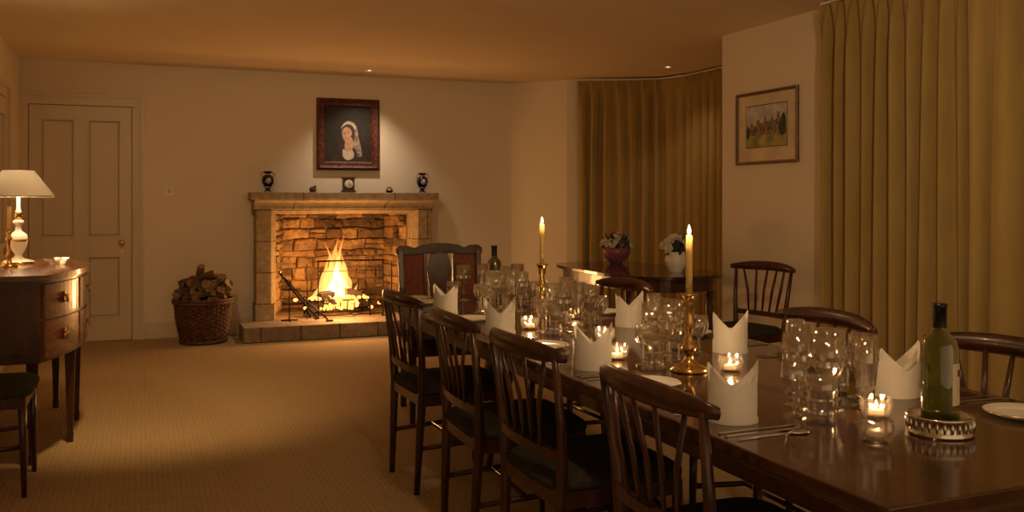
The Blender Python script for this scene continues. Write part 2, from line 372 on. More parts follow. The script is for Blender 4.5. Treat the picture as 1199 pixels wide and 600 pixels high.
b=MB(); gx,gy=1.84,9.24
for i in range(9):
    x=gx-.28+i*.07
    b.sweep([(x,gy-.20,.30),(x,gy-.18,.20),(x,gy+.15,.19)],.014,.014,'iron',6)
for (x,y) in ((gx-.3,gy-.18),(gx+.3,gy-.18),(gx-.3,gy+.14),(gx+.3,gy+.14)): b.sweep([(x,y,.139),(x,y,.32)],.02,.02,'iron',8)
b.sweep([(gx-.3,gy-.19,.30),(gx+.3,gy-.19,.30)],.016,.016,'iron',6); b.sweep([(gx-.3,gy+.1,.185),(gx+.3,gy+.1,.185)],.016,.016,'iron',6); b.sweep([(gx-.3,gy-.15,.185),(gx+.3,gy-.15,.185)],.016,.016,'iron',6)
b.obj('fire_grate')
def logpiece(b,p0,p1,r,k='log',ke='logend',n=10,rg=None):
    rg=rg or random
    p0=Vector(p0);p1=Vector(p1); t=(p1-p0).normalized(); u=Vector((0,0,1)) if abs(t.z)<.9 else Vector((1,0,0))
    a=t.cross(u).normalized(); c=a.cross(t); rs=[r*rg.uniform(.72,1.15) for _ in range(n)]
    vs=[];m=4
    for i in range(m+1):
        p=p0.lerp(p1,i/m)
        for j in range(n):
            q=rs[j]*rg.uniform(.93,1.05); an=2*pi*j/n
            vs.append(p+a*math.cos(an)*q+c*math.sin(an)*q)
    fs=[(i*n+j,i*n+(j+1)%n,(i+1)*n+(j+1)%n,(i+1)*n+j) for i in range(m) for j in range(n)]
    b.add(vs,fs,k); 
    b.add(vs[:n],[tuple(range(n-1,-1,-1))],ke); b.add(vs[-n:],[tuple(range(n))],ke)
b=MB()
for p0,p1,r in (((gx-.30,gy-.08,.26),(gx+.28,gy-.05,.25),.055),((gx-.22,gy+.08,.26),(gx+.30,gy+.06,.27),.06),((gx-.2,gy-.12,.34),(gx+.18,gy+.1,.36),.045),((gx+.24,gy-.12,.34),(gx-.06,gy+.08,.40),.04),((gx-.33,gy-.2,.2),(gx-.1,gy-.12,.32),.035)):
    logpiece(b,p0,p1,r,'char','char')
for i in range(120):
    b.ell((gx+random.gauss(0,.14),gy-.10+random.gauss(0,.06),.21+random.random()*.12),(.024,.022,.018),'ember',6,4)
for i in range(24):
    b.ell((gx+random.gauss(0,.2),gy-.05+random.gauss(0,.1),.145),(.05,.04,.015),'ash',6,4)
b.obj('burning_logs')
def flame(b,c,h,w,lean,ph,k='fire',n=12,m=16):
    vs=[]
    for j in range(m+1):
        t=j/m; r=w*(math.sin(pi*min(1,(t*.80+.2)))**.9)*(1-t*.45)*(1-t**5)
        if j==m: r=.0005
        cx=c[0]+lean*t*t*h+.03*math.sin(t*7+ph)*t; cy=c[1]+.03*math.cos(t*5+ph)*t
        for i in range(n):
            a=2*pi*i/n; rr=r*(1+.22*math.sin(2*a+ph+t*5))
            vs.append((cx+rr*math.cos(a),cy+.55*rr*math.sin(a),c[2]+h*t))
    fs=[(j*n+i,j*n+(i+1)%n,(j+1)*n+(i+1)%n,(j+1)*n+i) for j in range(m) for i in range(n)]
    b.add(vs,fs,k,True)
b=MB()
for (dx,dy,h,w,l,ph) in ((-.01,0,.68,.095,.02,0),(-.07,.03,.50,.08,.04,1.2),(.07,-.02,.48,.08,-.06,2.5),(.02,-.06,.56,.07,-.04,4),(.13,.02,.32,.06,-.1,3.1),(-.15,.0,.36,.06,.12,5.2),(.03,.05,.72,.05,.05,.7),(-.21,-.03,.22,.045,.1,2),(.20,-.03,.20,.045,-.1,1),(-.03,.04,.62,.045,-.12,3),(-.10,.05,.56,.035,.08,.5),(.09,.04,.54,.035,-.02,4.4)):
    flame(b,(gx+dx,gy+dy,.25),h,w,l,ph)
for (dx,dy,h,w,l,ph) in ((0,-.02,.50,.054,.02,.3),(-.05,0,.36,.048,.05,1.9),(.05,-.03,.34,.046,-.05,3.5),(.0,-.05,.40,.044,.06,5),(-.11,-.02,.22,.038,.1,2),(.11,-.02,.20,.038,-.1,4),(-.17,-.04,.13,.032,.1,2),(.17,-.04,.12,.032,-.1,4)):
    flame(b,(gx+dx,gy+dy-.02,.26),h,w,l,ph,'firecore')
b.obj('log_fire_flames')
b=MB(); sy=8.93; z0=.14;z1=.70
def rod(pts,r=.012,k='iron',n=8): b.sweep(pts,r,r,k,n)
rod([(1.60,sy,z0),(1.60,sy,z1)]);rod([(2.24,sy,z0),(2.24,sy,z1)])
rod([(1.594,sy,z1),(2.246,sy,z1)],.016);rod([(1.6,sy,z1-.10),(2.24,sy,z1-.10)],.006);rod([(1.6,sy,z0+.03),(2.24,sy,z0+.03)],.010)
rod([(1.60,sy,z1),(1.5,sy+.04,z1-.02),(1.5,sy+.04,z0)],.01); rod([(2.24,sy,z1),(2.34,sy+.04,z1-.02),(2.34,sy+.04,z0)],.01)
rod([(1.56,sy-.06,z0),(1.60,sy,z0+.02),(1.60,sy+.06,z0)],.012); rod([(2.28,sy-.06,z0),(2.24,sy,z0+.02),(2.24,sy+.06,z0)],.012)
b.obj('fire_screen_frame')
b=MB()
rod([(1.23,8.93,.60),(1.36,8.90,.42),(1.58,8.80,.155)],.018); b.lathe([(0,-.02),(.018,-.01),(.018,.01),(0,.02)],'brass',(1.23,8.93,.61),10)
rod([(1.28,8.95,.55),(1.44,8.88,.36),(1.66,8.74,.152)],.015); b.box(1.64,1.70,8.70,8.76,.142,.156,'iron')
rod([(1.32,8.9,.142),(1.32,8.9,.45)],.012); rod([(1.24,8.9,.148),(1.40,8.9,.148)],.014); rod([(1.32,8.83,.148),(1.32,8.97,.148)],.014); rod([(1.25,8.93,.44),(1.42,8.88,.44)],.010)
b.obj('fire_irons')

# log basket
b=MB(); n=72; rows=22; vs=[]
for j in range(rows+1):
    t=j/rows; r0=.19+.06*t+.012*math.sin(t*pi)
    for i in range(n):
        a=2*pi*i/n; rr=r0+.011*math.sin(a*18+j*pi)
        vs.append((rr*math.cos(a),rr*math.sin(a),.005+.39*t))
fs=[(j*n+i,j*n+(i+1)%n,(j+1)*n+(i+1)%n,(j+1)*n+i) for j in range(rows) for i in range(n)]
fs.append(tuple(range(n-1,-1,-1))); b.add(vs,fs,'wicker',False)
b.lathe([(.23,.34),(.20,.1),(.0,.1)],'wicker',n=36,caps=False)
for zz,rr in ((.395,.258),(.37,.256),(.02,.2)):
    ring=[(rr*math.cos(2*pi*i/36),rr*math.sin(2*pi*i/36),zz+.006*math.sin(i*pi)) for i in range(37)]
    b.sweep(ring,.032,.03,'wicker',8)
rg=random.Random(11)
for i in range(58):
    a=rg.uniform(0,2*pi); rr=.22*math.sqrt(rg.random()); z=.34+(.30*(1-(rr/.25)**2))*rg.uniform(.45,.95)
    c=Vector((rr*math.cos(a),rr*math.sin(a),z)); d=Vector((rg.uniform(-1,1),rg.uniform(-1,1),rg.uniform(-.35,.5))).normalized()*rg.uniform(.07,.13)
    if z<.44 and max((c.xy+d.xy).length,(c.xy-d.xy).length)>.24: d*=.4
    logpiece(b,c-d,c+d,rg.uniform(.028,.045),rg=rg,n=6)
b.obj('log_basket',(.53,8.78,0))

# mantel ornaments
b=MB(); b.lathe([(.0,0),(.038,0),(.036,.012),(.020,.025),(.030,.05),(.055,.09),(.060,.125),(.045,.155),(.024,.172),(.030,.19),(.046,.205),(.042,.205),(.024,.19)],'black',n=24)
for s in (-1,1): b.sweep([(s*.046,0,.155),(s*.068,0,.16),(s*.066,0,.185),(s*.034,0,.192)],.008,.008,'gilt',6)
b.ell((0,-.030,.112),(.038,.034,.038),'pink',16,10)
b.lathe([(.0245,.165),(.0255,.172),(.031,.182)],'pink',n=20,caps=False); b.lathe([(.0385,.002),(.0385,.010)],'gilt',n=20,caps=False); b.lathe([(.031,.045),(.038,.058)],'pink',n=20,caps=False)
vm=b.mesh('mantel_vase'); place(vm,'porcelain_vase',(1.14,9.07,1.37)); place(vm,'porcelain_vase.001',(2.69,9.07,1.37))
b=MB(); b.box(-.07,.07,-.035,.035,0,.022,'wood'); b.box(-.058,.058,-.028,.028,.022,.14,'wood'); b.box(-.068,.068,-.034,.034,.14,.155,'wood')
Tc=Matrix.Translation((0,-.028,.085))@Matrix.Rotation(pi/2,4,'X')
b.lathe([(.046,0),(.048,.006),(.042,.008)],'gilt',T=Tc); b.lathe([(.041,.0),(.041,.009),(0,.009)],'china',T=Tc)
b.box(-.002,.002,-.041,-.038,.085,.115,'iron'); b.box(0,.022,-.041,-.038,.083,.087,'iron'); b.obj('mantel_clock',(1.92,9.06,1.37),0,.002)
b=MB(); b.ell((0,0,.03),(.035,.02,.03),'log'); b.ell((.02,0,.055),(.016,.014,.016),'log'); b.box(-.035,.035,-.02,.02,0,.008,'wood'); b.obj('carved_bird_ornament',(1.57,9.06,1.37))
b=MB(); b.lathe([(0,0),(.028,0),(.038,.02),(.036,.04),(.022,.052),(.024,.06),(.006,.068),(0,.078)],'silver',n=16); b.obj('pewter_pot',(2.34,9.06,1.37))

b=MB(); W,Hh=.317,.36
def framer(b,w,h,fw,depth,k,T):
    prof=[(0,0),(0,depth*.7),(fw*.25,depth),(fw*.5,depth*.75),(fw*.8,depth*.8),(fw,depth*.35),(fw,0)]
    rings=[]
    for (ins,z) in prof:
        rings.append([(-w+ins,-h+ins,z),(w-ins,-h+ins,z),(w-ins,h-ins,z),(-w+ins,h-ins,z)])
    vs=[p for r in rings for p in r]; fs=[]
    for i in range(len(prof)-1):
        for j in range(4): fs.append((i*4+j,i*4+(j+1)%4,(i+1)*4+(j+1)%4,(i+1)*4+j))
    b.add(vs,fs,k,False,T)
Tp=Matrix(((1,0,0,0),(0,0,-1,0),(0,1,0,0),(0,0,0,1)))
framer(b,W,Hh,.085,.045,'frame',Tp)
for s in range(20):
    for q in range(2):
        yy=(-1 if q else 1)*(Hh-.042); b.ell((-.27+s*.0285,yy,.03),(.011,.014,.009),'frame',6,4,T=Tp)
for s in range(22):
    for q in (-1,1): b.ell((q*(W-.042),-.31+s*.0295,.03),(.014,.011,.009),'frame',6,4,T=Tp)
b.box(-W+.08,W-.08,-Hh+.08,Hh-.08,.002,.010,'dark',Tp)
def flat(pts,z,k): b.add([(p[0],p[1],z) for p in pts],[tuple(range(len(pts)))],k,False,Tp)
def smoothpoly(pts,n=6):
    r=[];N=len(pts)
    for i in range(N):
        p0,p1,p2,p3=[Vector(pts[(i+q)%N]) for q in (-1,0,1,2)]
        for j in range(n):
            t=j/n; r.append(tuple(.5*((2*p1)+(p2-p0)*t+(2*p0-5*p1+4*p2-p3)*t*t+(3*p1-p0-3*p2+p3)*t**3)))
    return r
flat(smoothpoly([(-.15,-.278),(.16,-.278),(.17,-.20),(.12,-.10),(.06,-.04),(-.06,-.06),(-.12,-.16)]),.0112,'robe')
flat(smoothpoly([(-.06,.09),(-.01,.135),(.05,.125),(.09,.07),(.105,-.02),(.13,-.12),(.14,-.21),(.10,-.22),(.07,-.15),(.02,-.10),(-.02,.0),(-.07,.05)]),.0124,'veil')
flat(smoothpoly([(-.055,.09),(-.01,.128),(.05,.115),(.08,.06),(.065,.06),(.03,.10),(-.01,.11),(-.05,.075)]),.0130,'veil2')
flat(smoothpoly([(-.062,.065),(-.015,.10),(.045,.085),(.068,.03),(.065,-.04),(.03,-.09),(-.03,-.04),(-.075,.01)]),.0136,'hair')
flat(smoothpoly([(-.025,-.05),(.035,-.03),(.05,-.12),(.03,-.18),(-.03,-.17)]),.0148,'skin')
flat(smoothpoly([(-.05,-.15),(-.01,-.175),(.04,-.16),(.06,-.19),(.05,-.24),(-.01,-.26),(-.055,-.22)]),.0154,'veil2')
flat(smoothpoly([(-.055,.045),(-.015,.075),(.025,.05),(.035,.005),(.012,-.045),(-.015,-.072),(-.042,-.058),(-.06,-.01)]),.0160,'skin')
for (x,y,rx,ry,k) in ((-.036,.005,.010,.004,'hair'),(.004,.012,.011,.004,'hair'),(-.036,.019,.012,.0025,'hair'),(.004,.027,.013,.0025,'hair'),(-.022,-.043,.011,.005,'lips'),(-.026,-.018,.005,.009,'lips')):
    flat([(x+rx*math.cos(q*pi/6),y+ry*math.sin(q*pi/6)) for q in range(12)],.0170,k)
b.obj('framed_madonna_painting',(1.945,YB-.002,1.96))

Tw=Matrix(((0,0,-1,0),(-1,0,0,0),(0,1,0,0),(0,0,0,1)))
b=MB(); framer(b,.345,.262,.022,.022,'goldframe',Tw)
Tp=Tw
b.box(-.33,.33,-.245,.245,.001,.006,'mount',Tw)
flat([(-.235,-.145),(.235,-.145),(.235,.165),(-.235,.165)],.0064,'goldframe')
flat([(-.228,-.138),(.228,-.138),(.228,.158),(-.228,.158)],.0070,'skyw')
flat([(-.228,-.138),(.228,-.138),(.228,-.03),(.1,-.045),(-.05,-.05),(-.228,-.06)],.0076,'grass')
cas=[(-.21,-.055),(-.21,.0),(-.18,.0),(-.18,.03),(-.15,.03),(-.15,.015),(-.11,.015),(-.11,.06),(-.10,.06),(-.10,.05),(-.09,.05),(-.09,.06),(-.07,.06),(-.07,.035),(-.02,.035),(-.02,.075),(-.01,.085),(.0,.075),(.01,.04),(.05,.04),(.06,.06),(.065,.09),(.075,.06),(.09,.04),(.12,.05),(.12,.10),(.155,.10),(.155,.05),(.19,.045),(.20,-.045),(.1,-.05),(-.05,-.055)]
flat(cas,.0084,'castle')
flat(smoothpoly([(.16,-.06),(.14,.0),(.16,.05),(.19,.09),(.215,.06),(.222,.0),(.21,-.06)]),.0088,'leaf')
flat(smoothpoly([(-.222,-.07),(-.222,.0),(-.205,.02),(-.19,-.02),(-.19,-.07)]),.0088,'leaf')
for i in range(9): 
    x=-.19+i*.042; flat([(x,-.03),(x+.008,-.03),(x+.008,-.005),(x,-.005)],.0092,'dark')
b.obj('framed_castle_watercolour',(XR-.002,5.365,1.82))

def downlight(name,x,y):
    b=MB(); b.lathe([(.045,0),(.045,-.006),(.034,-.008),(.030,.0)],'plastic',n=24,caps=False); b.lathe([(.026,-.001),(0,-.001)],'bulb',n=16,caps=False); b.lathe([(.0,-.0005),(.045,-.0005)],'plastic',n=24,caps=False)
    return b.obj(name,(x,y,H))
downlight('recessed_downlight',2.06,8.75); downlight('recessed_downlight.001',4.62,7.45); downlight('recessed_downlight.002',-.1,4.6); downlight('recessed_downlight.003',2.2,1.9); downlight('recessed_downlight.004',1.0,1.4)

# ------------------------------------------------------------ curtains
def curtain(name,path,z0,z1,pleats,amp,seed=0):
    rg=random.Random(seed)
    P=[Vector(p) for p in path]; L=[0]
    for i in range(1,len(P)): L.append(L[-1]+(P[i]-P[i-1]).length)
    tot=L[-1]
    def at(s):
        for i in range(1,len(P)):
            if s<=L[i]+1e-9:
                t=(s-L[i-1])/(L[i]-L[i-1]); d=(P[i]-P[i-1]).normalized(); return P[i-1].lerp(P[i],t),Vector((d.y,-d.x))
        return P[-1],Vector((0,0))
    nn=pleats*16; rows=30; vs=[]
    ph=[rg.uniform(-.8,.8) for _ in range(pleats+2)]; am=[rg.uniform(.6,1.2) for _ in range(pleats+2)]
    ph2=[rg.uniform(-.7,.7) for _ in range(pleats+2)]
    for j in range(rows+1):
        t=(j/rows)**1.3; z=z1+(z0-z1)*t
        for i in range(nn+1):
            u=i/nn; s=u*tot; p,nr=at(s); q=u*pleats; k=int(q); fr=q-k; fr=fr*fr*(3-2*fr)
            a_=am[k]*(1-fr)+am[k+1]*fr; p_=(ph[k]*(1-fr)+ph[k+1]*fr)*min(1,t*3)+(ph2[k]*(1-fr)+ph2[k+1]*fr)*t
            top=math.exp(-t*18)
            w=math.sin(2*pi*q+p_)+.25*math.sin(4*pi*q+p_*2+seed)
            pinch=(max(0,math.cos(2*pi*q))**6)*1.3-.2
            off=amp*(a_*w*(1-top)*(.85+.25*t)+pinch*top*.6)+amp*.25*math.sin(2*pi*q*.31+seed+t*1.1)*(1-top)
            lat=.016*math.sin(2.4*t+q*1.7+seed)*t
            d=Vector((-nr.y,nr.x))
            pp=p+nr*off+d*lat; vs.append((pp.x,pp.y,z))
    W_=nn+1
    fs=[(j*W_+i,j*W_+i+1,(j+1)*W_+i+1,(j+1)*W_+i) for j in range(rows) for i in range(nn)]
    b=MB(); b.add(vs,fs,'curtain',True)
    b.sweep([(p[0],p[1],z1+.012) for p in path],.03,.014,'plastic',4)
    b.obj(name)
curtain('curtain_bay',[(4.20,8.50),(4.62,8.28),(4.93,8.08),(5.03,7.75),(5.04,7.1)],.015,2.525,14,.036,1)
curtain('curtain_bay.001',[(5.04,7.05),(5.03,6.6),(4.85,6.37),(4.42,6.17)],.015,2.525,10,.034,5)
curtain('curtain_window',[(4.03,4.66),(4.03,3.50)],.015,2.535,10,.050,3)
curtain('curtain_window.001',[(3.97,3.48),(3.97,2.1)],.015,2.535,9,.062,8)
def window(name,p,rz,w,z0=.5,z1=2.2):
    b=MB(); b.box(-w/2,w/2,-.010,-.004,z0,z1,'nightglass')
    for x in (-w/2,0,w/2): b.box(x-.03,x+.03,-.020,-.001,z0,z1,'trim')
    for z in (z0,(z0+z1)/2,z1): b.box(-w/2-.03,w/2+.03,-.021,-.001,z-.03,z+.03,'trim')
    b.obj(name,(p[0],p[1],0),rz)
window('window_1',(XR,3.4),-pi/2,1.6); window('window_2',(5.15,7.3),-pi/2,1.3)

# ------------------------------------------------------------ sideboard
SX0,SY0,SY1=XL+.03,5.0,6.4
def fx(y,o=0): 
    t=(y-SY0)/(SY1-SY0); t=min(1,max(0,t)); return -.455+.165*math.sin(pi*t)**.9+o
def outline(o,e=0,y0=SY0,y1=SY1,n=24):
    pts=[(SX0,y0-e)]
    for i in range(n+1):
        y=y0+(y1-y0)*i/n; yy=y+(e*(2*i/n-1))
        pts.append((fx(y,o),yy))
    pts.append((SX0,y1+e)); return pts
b=MB()
b.prism(outline(.022,.02),.905,.93,'veneer'); b.prism(outline(.012,.01),.893,.905,'wood')
b.prism(outline(0),.50,.893,'wood')
for (y0,y1) in ((5.03,5.42),(5.46,5.94),(5.98,6.37)):
    for (z0,z1) in ((.715,.88),(.52,.70)):
        n=8
        f=[(fx(y0+(y1-y0)*i/n,-.01),y0+(y1-y0)*i/n) for i in range(n+1)]; g=[(fx(y0+(y1-y0)*i/n,.010),y0+(y1-y0)*i/n) for i in range(n,-1,-1)]
        b.prism((f+g)[::-1],z0,z1,'veneer')
        yy=(y0+y1)/2; zc=(z0+z1)/2; x=fx(yy,.010)
        for s in (-.045,.045): b.ell((x+.006,yy+s,zc+.01),(.010,.012,.012),'brass',8,6)
        b.sweep([(x+.012,yy+.05*math.cos(a),zc+.01-.035*math.sin(a)) for a in [i*pi/8 for i in range(9)]],.006,.006,'brass',6)
        b.ell((x,yy,zc+.006),(.003,.06,.028),'brass',12,6)
b.box(SX0+.06,fx(5.0)-.05,SY0-.006,SY0,.55,.85,'wood')
for (x,y) in ((SX0+.03,SY0+.03),(SX0+.03,SY1-.03),(-.49,SY0+.035),(-.49,SY1-.035),(fx(5.44,-.035),5.44),(fx(5.96,-.035),5.96)):
    b.sweep([(x,y,.51),(x,y,.46),(x,y,.06),(x,y,.05),(x,y,0)],[.055,.05,.028,.036,.030],[.055,.05,.028,.036,.030],'wood',4)
b.obj('bowfront_sideboard',bevel=.003)
b=MB(); 
b.lathe([(0,0),(.085,0),(.085,.012),(.06,.022),(.03,.03),(.018,.05),(.030,.07),(.045,.10),(.050,.135),(.046,.165),(.030,.18),(.018,.19),(.014,.22),(.028,.235),(.030,.245),(.012,.26),(.010,.36),(.010,.42)],'china',n=28)
b.lathe([(.088,.0),(.088,.008),(.084,.013)],'brass',n=28,caps=False); b.lathe([(.0505,.128),(.0515,.134),(.0505,.14)],'brass',n=28,caps=False)
b.lathe([(.021,.26),(.021,.30),(.012,.31)],'brass')
b.lathe([(.195,.385),(.085,.535)],'shade',n=40,caps=False)
b.lathe([(.085,.535),(.0845,.539),(.05,.541)],'shade',n=40,caps=False)
b.lathe([(.195,.385),(.197,.389),(.193,.393)],'gilt',n=40,caps=False)
b.obj('table_lamp',(-.655,5.98,.93))
b=MB(); b.lathe([(0,0),(.045,0),(.045,.008),(.015,.02),(.010,.05),(.016,.06),(.009,.08),(.009,.14),(.018,.155),(.010,.17),(.013,.185),(.013,.20)],'brass',n=20); b.lathe([(.010,.19),(.010,.33),(0,.335)],'wax',n=14); b.sweep([(0,0,.335),(0,0,.345)],.002,.002,'iron',5)
b.obj('brass_candlestick',(-.67,5.70,.93))
b=MB(); b.lathe([(0,0),(.04,0),(.05,.008),(.075,.028),(.085,.036),(.080,.036),(.05,.014),(0,.01)],'glass',n=24,smooth=False,star=.03); b.obj('cut_glass_dish',(-.44,5.80,.93))

# ------------------------------------------------------------ dining table
TX0,TX1,TY0,TY1,TZ=1.21,2.19,1.23,4.92,.76
b=MB(); b.box(TX0,TX1,TY0,TY1,TZ-.028,TZ,'tabletop'); b.box(TX0+.012,TX1-.012,TY0+.012,TY1-.012,TZ-.042,TZ-.028,'wood')
b.box(TX0+.10,TX1-.10,TY0+.10,TY0+.125,TZ-.12,TZ-.042,'wood'); b.box(TX0+.10,TX1-.10,TY1-.125,TY1-.10,TZ-.12,TZ-.042,'wood')
b.box(TX0+.10,TX0+.125,TY0+.125,TY1-.125,TZ-.12,TZ-.042,'wood'); b.box(TX1-.125,TX1-.10,TY0+.125,TY1-.125,TZ-.12,TZ-.042,'wood')
for py in (1.75,3.05,4.35):
    c=(1.70,py,0)
    b.lathe([(.05,.10),(.075,.14),(.08,.20),(.05,.25),(.042,.30),(.065,.36),(.085,.42),(.07,.48),(.045,.54),(.05,.60),(.09,.65),(.09,.718)],'wood',c,20)
    for a in (45,135,225,315):
        a=math.radians(a); d=Vector((math.cos(a)*.62,math.sin(a),0))
        p=Vector(c); b.sweep([p+d*.04+Vector((0,0,.20)),p+d*.15+Vector((0,0,.17)),p+d*.26+Vector((0,0,.09)),p+d*.34+Vector((0,0,.03)),p+d*.38+Vector((0,0,.017))],[.05,.045,.04,.04,.04],[.07,.06,.05,.035,.034],'wood',8)
b.obj('dining_table',bevel=.004)

def chairmesh():
    b=MB(); k='chairwood'
    for s in (-1,1):
        b.sweep([(-.225,s*.185,0),(-.215,s*.195,.25),(-.205,s*.205,.44),(-.215,s*.222,.62),(-.245,s*.238,.845)],[.024,.03,.034,.028,.022],[.028,.036,.042,.032,.022],k,8)
        b.sweep([(.205,s*.205,0),(.20,s*.205,.25),(.195,s*.205,.43)],[.022,.030,.036],[.022,.030,.036],k,8)
        b.sweep([(-.205,s*.205,.415),(.20,s*.21,.415)],.024,.05,k,4)
        b.sweep([(-.215,s*.193,.20),(.20,s*.203,.22)],.016,.022,k,8)
    b.sweep([(.20,-.205,.415),(.20,.205,.415)],.024,.05,k,4); b.sweep([(-.205,-.205,.415),(-.205,.205,.415)],.024,.05,k,4)
    b.sweep([(-.02,-.2,.21),(-.02,.2,.21)],.016,.02,k,8)
    def sq(w,d,z):
        pts=[]
        for i in range(32):
            a=2*pi*i/32; cx=math.copysign(abs(math.cos(a))**.35,math.cos(a)); cy=math.copysign(abs(math.sin(a))**.35,math.sin(a))
            pts.append((cx*d,cy*w*(1+.06*cx),z))
        return pts
    rings=[sq(.215,.225,.435),sq(.228,.235,.445),sq(.228,.235,.462),sq(.205,.212,.478),sq(.13,.13,.487),sq(.02,.02,.489)]
    vs=[p for r in rings for p in r]; fs=[(j*32+i,j*32+(i+1)%32,(j+1)*32+(i+1)%32,(j+1)*32+i) for j in range(5) for i in range(32)]
    fs.append(tuple(5*32+i for i in range(32))); fs.append(tuple(range(31,-1,-1))); b.add(vs,fs,'seat',True)
    pts=[];w=[];h=[]
    for i in range(17):
        u=-1+2*i/16; pts.append((-.29+.062*u*u,u*.275,.845+.014*(1-u*u))); e=(1-abs(u)**3.5); w.append(.016+.010*e); h.append(.028+.034*e)
    b.sweep(pts,w,h,k,8,smooth=True)
    b.sweep([(-.235+.02*u*u,u*.205,.545) for u in [-1,-.5,0,.5,1]],.018,.032,k,4)
    for i in range(5):
        u=(-2+i)/2
        b.sweep([(-.232,u*.115,.545),(-.25,u*.14,.69),(-.288+.04*u*u,u*.175,.835)],[.014,.026,.018],[.010,.012,.011],k,6,up=(1,0,0))
    return b.mesh('dining_chair')
CM=chairmesh()
for i,(x,y,r) in enumerate([(1.37,1.90,-.02),(1.345,2.64,.03),(1.335,3.27,-.03),(1.345,4.08,.04),(2.14,1.97,pi+.02),(2.12,2.72,pi-.04),(2.10,4.18,pi+.05),(3.59,4.95,pi+.18),(-.675,4.70,0)]):
    place(CM,'dining_chair' if i==0 else 'dining_chair.%03d'%i,(x,y,0),r)
b=MB(); k='wood'
for s in (-1,1):
    b.sweep([(s*.23,.26,0),(s*.235,.22,.25),(s*.24,.215,.45),(s*.245,.23,.75),(s*.25,.26,.98)],.035,.04,k,4,up=(0,1,0))
    b.sweep([(s*.25,-.23,0),(s*.25,-.23,.43)],[.03,.045],[.03,.045],k,4)
    b.sweep([(s*.25,-.23,.42),(s*.25,-.22,.62),(s*.28,-.18,.66)],.03,.03,k,8); b.sweep([(s*.27,-.26,.665),(s*.28,-.1,.675),(s*.25,.22,.69)],[.045,.05,.03],[.025,.025,.025],k,8)
    b.sweep([(s*.245,.215,.42),(s*.25,-.23,.42)],.025,.06,k,4)
b.sweep([(-.25,-.23,.42),(.25,-.23,.42)],.025,.06,k,4); b.sweep([(-.24,.215,.42),(.24,.215,.42)],.025,.06,k,4)
b.box(-.24,.24,-.24,.21,.44,.49,'seat')
top=[(-.275,.955),(-.278,.99),(-.25,1.012),(-.20,1.01),(-.16,.995),(-.12,1.012),(-.06,1.022),(0,1.024),(.06,1.022),(.12,1.012),(.16,.995),(.20,1.01),(.25,1.012),(.278,.99),(.275,.955),(.20,.95),(.12,.955),(0,.965),(-.12,.955),(-.20,.95)]
Th=Matrix(((1,0,0,0),(0,0,-1,.28),(0,1,0,0),(0,0,0,1)))
b.prism(top,0,.035,k,Th)
for x in (-.095,.095): b.sweep([(x,.235,.56),(x,.262,.96)],.03,.022,k,4)
b.sweep([(-.24,.228,.56),(.24,.228,.56)],.03,.05,k,4,up=(0,0,1))
for (x0,x1) in ((-.235,-.105),(.105,.235),):
    b.add([(x0,.228,.57),(x1,.228,.57),(x1,.256,.96),(x0,.256,.96),(x0,.236,.57),(x1,.236,.57),(x1,.264,.96),(x0,.264,.96)],[(0,1,2,3),(7,6,5,4)],'cane')
b.prism([(-.08,.57),(.08,.57),(.06,.70),(.08,.85),(.055,.96),(-.055,.96),(-.08,.85),(-.06,.70)],0,.012,k,Matrix(((1,0,0,0),(0,.07,-1,.205),(0,1,0,0),(0,0,0,1))))
b.obj('carver_armchair',(1.73,5.30,0),-.12,.004)

# ------------------------------------------------------------ side table
b=MB(); cx,cy=3.66,6.42
def dshape(w,l,n=16):
    return [(cx+w*math.copysign(abs(math.cos(a))**.6,math.cos(a)),cy+l*math.copysign(abs(math.sin(a))**.6,math.sin(a))) for a in [2*pi*i/(n*4) for i in range(n*4)]]
b.prism(dshape(.44,.86),.725,.75,'tabletop'); b.prism(dshape(.39,.80),.63,.725,'wood')
for (x,y) in ((-.30,-.62),(.30,-.62),(-.30,.62),(.30,.62)): b.lathe([(.018,0),(.026,.03),(.016,.06),(.022,.3),(.032,.5),(.020,.54),(.034,.58),(.034,.64)],'wood',(cx+x,cy+y,0),14)
b.obj('d_end_side_table',bevel=.003)
def bouquet(name,loc,vase,vk,fl,R,hz,seed,kinds):
    rg=random.Random(seed); b=MB(); b.lathe(vase,vk,n=24)
    for i in range(fl):
        th=rg.uniform(0,2*pi); ph=math.acos(rg.uniform(0.0,1)); r=R*rg.uniform(.75,1)
        c=Vector((r*math.sin(ph)*math.cos(th),r*math.sin(ph)*math.sin(th),hz+r*math.cos(ph)*.9)); nrm=(c-Vector((0,0,hz-.02))).normalized()
        b.sweep([(0,0,hz-.06),tuple(c*.6+Vector((0,0,hz-.04))*.4),tuple(c)],.004,.004,'leaf',4)
        Rm=nrm.to_track_quat('Z','Y').to_matrix(); kk=rg.choice(kinds); fr=rg.uniform(.022,.034)
        for ring,(m_,tilt) in enumerate(((6,.35),(5,.9))):
            for q in range(m_):
                a=2*pi*q/m_+ring*.5; loc_=Vector((math.cos(a)*fr*(.75-.35*ring),math.sin(a)*fr*(.75-.35*ring),fr*.3*ring))
                R2=Rm@Matrix.Rotation(a,3,'Z')@Matrix.Rotation(-tilt,3,'Y')
                b.ell(c+Rm@loc_,(fr*.62,fr*.5,fr*.16),kk,7,5,R=R2)
    for i in range(fl):
        th=rg.uniform(0,2*pi); r=R*rg.uniform(.7,1.15); z=hz+rg.uniform(-.03,R*.8)
        c=Vector((r*math.cos(th)*.8,r*math.sin(th)*.8,z)); Rm=c.normalized().to_track_quat('X','Z').to_matrix()
        b.ell(c,(.035,.014,.003),'leaf',7,4,R=Rm)
    return b.obj(name,loc)
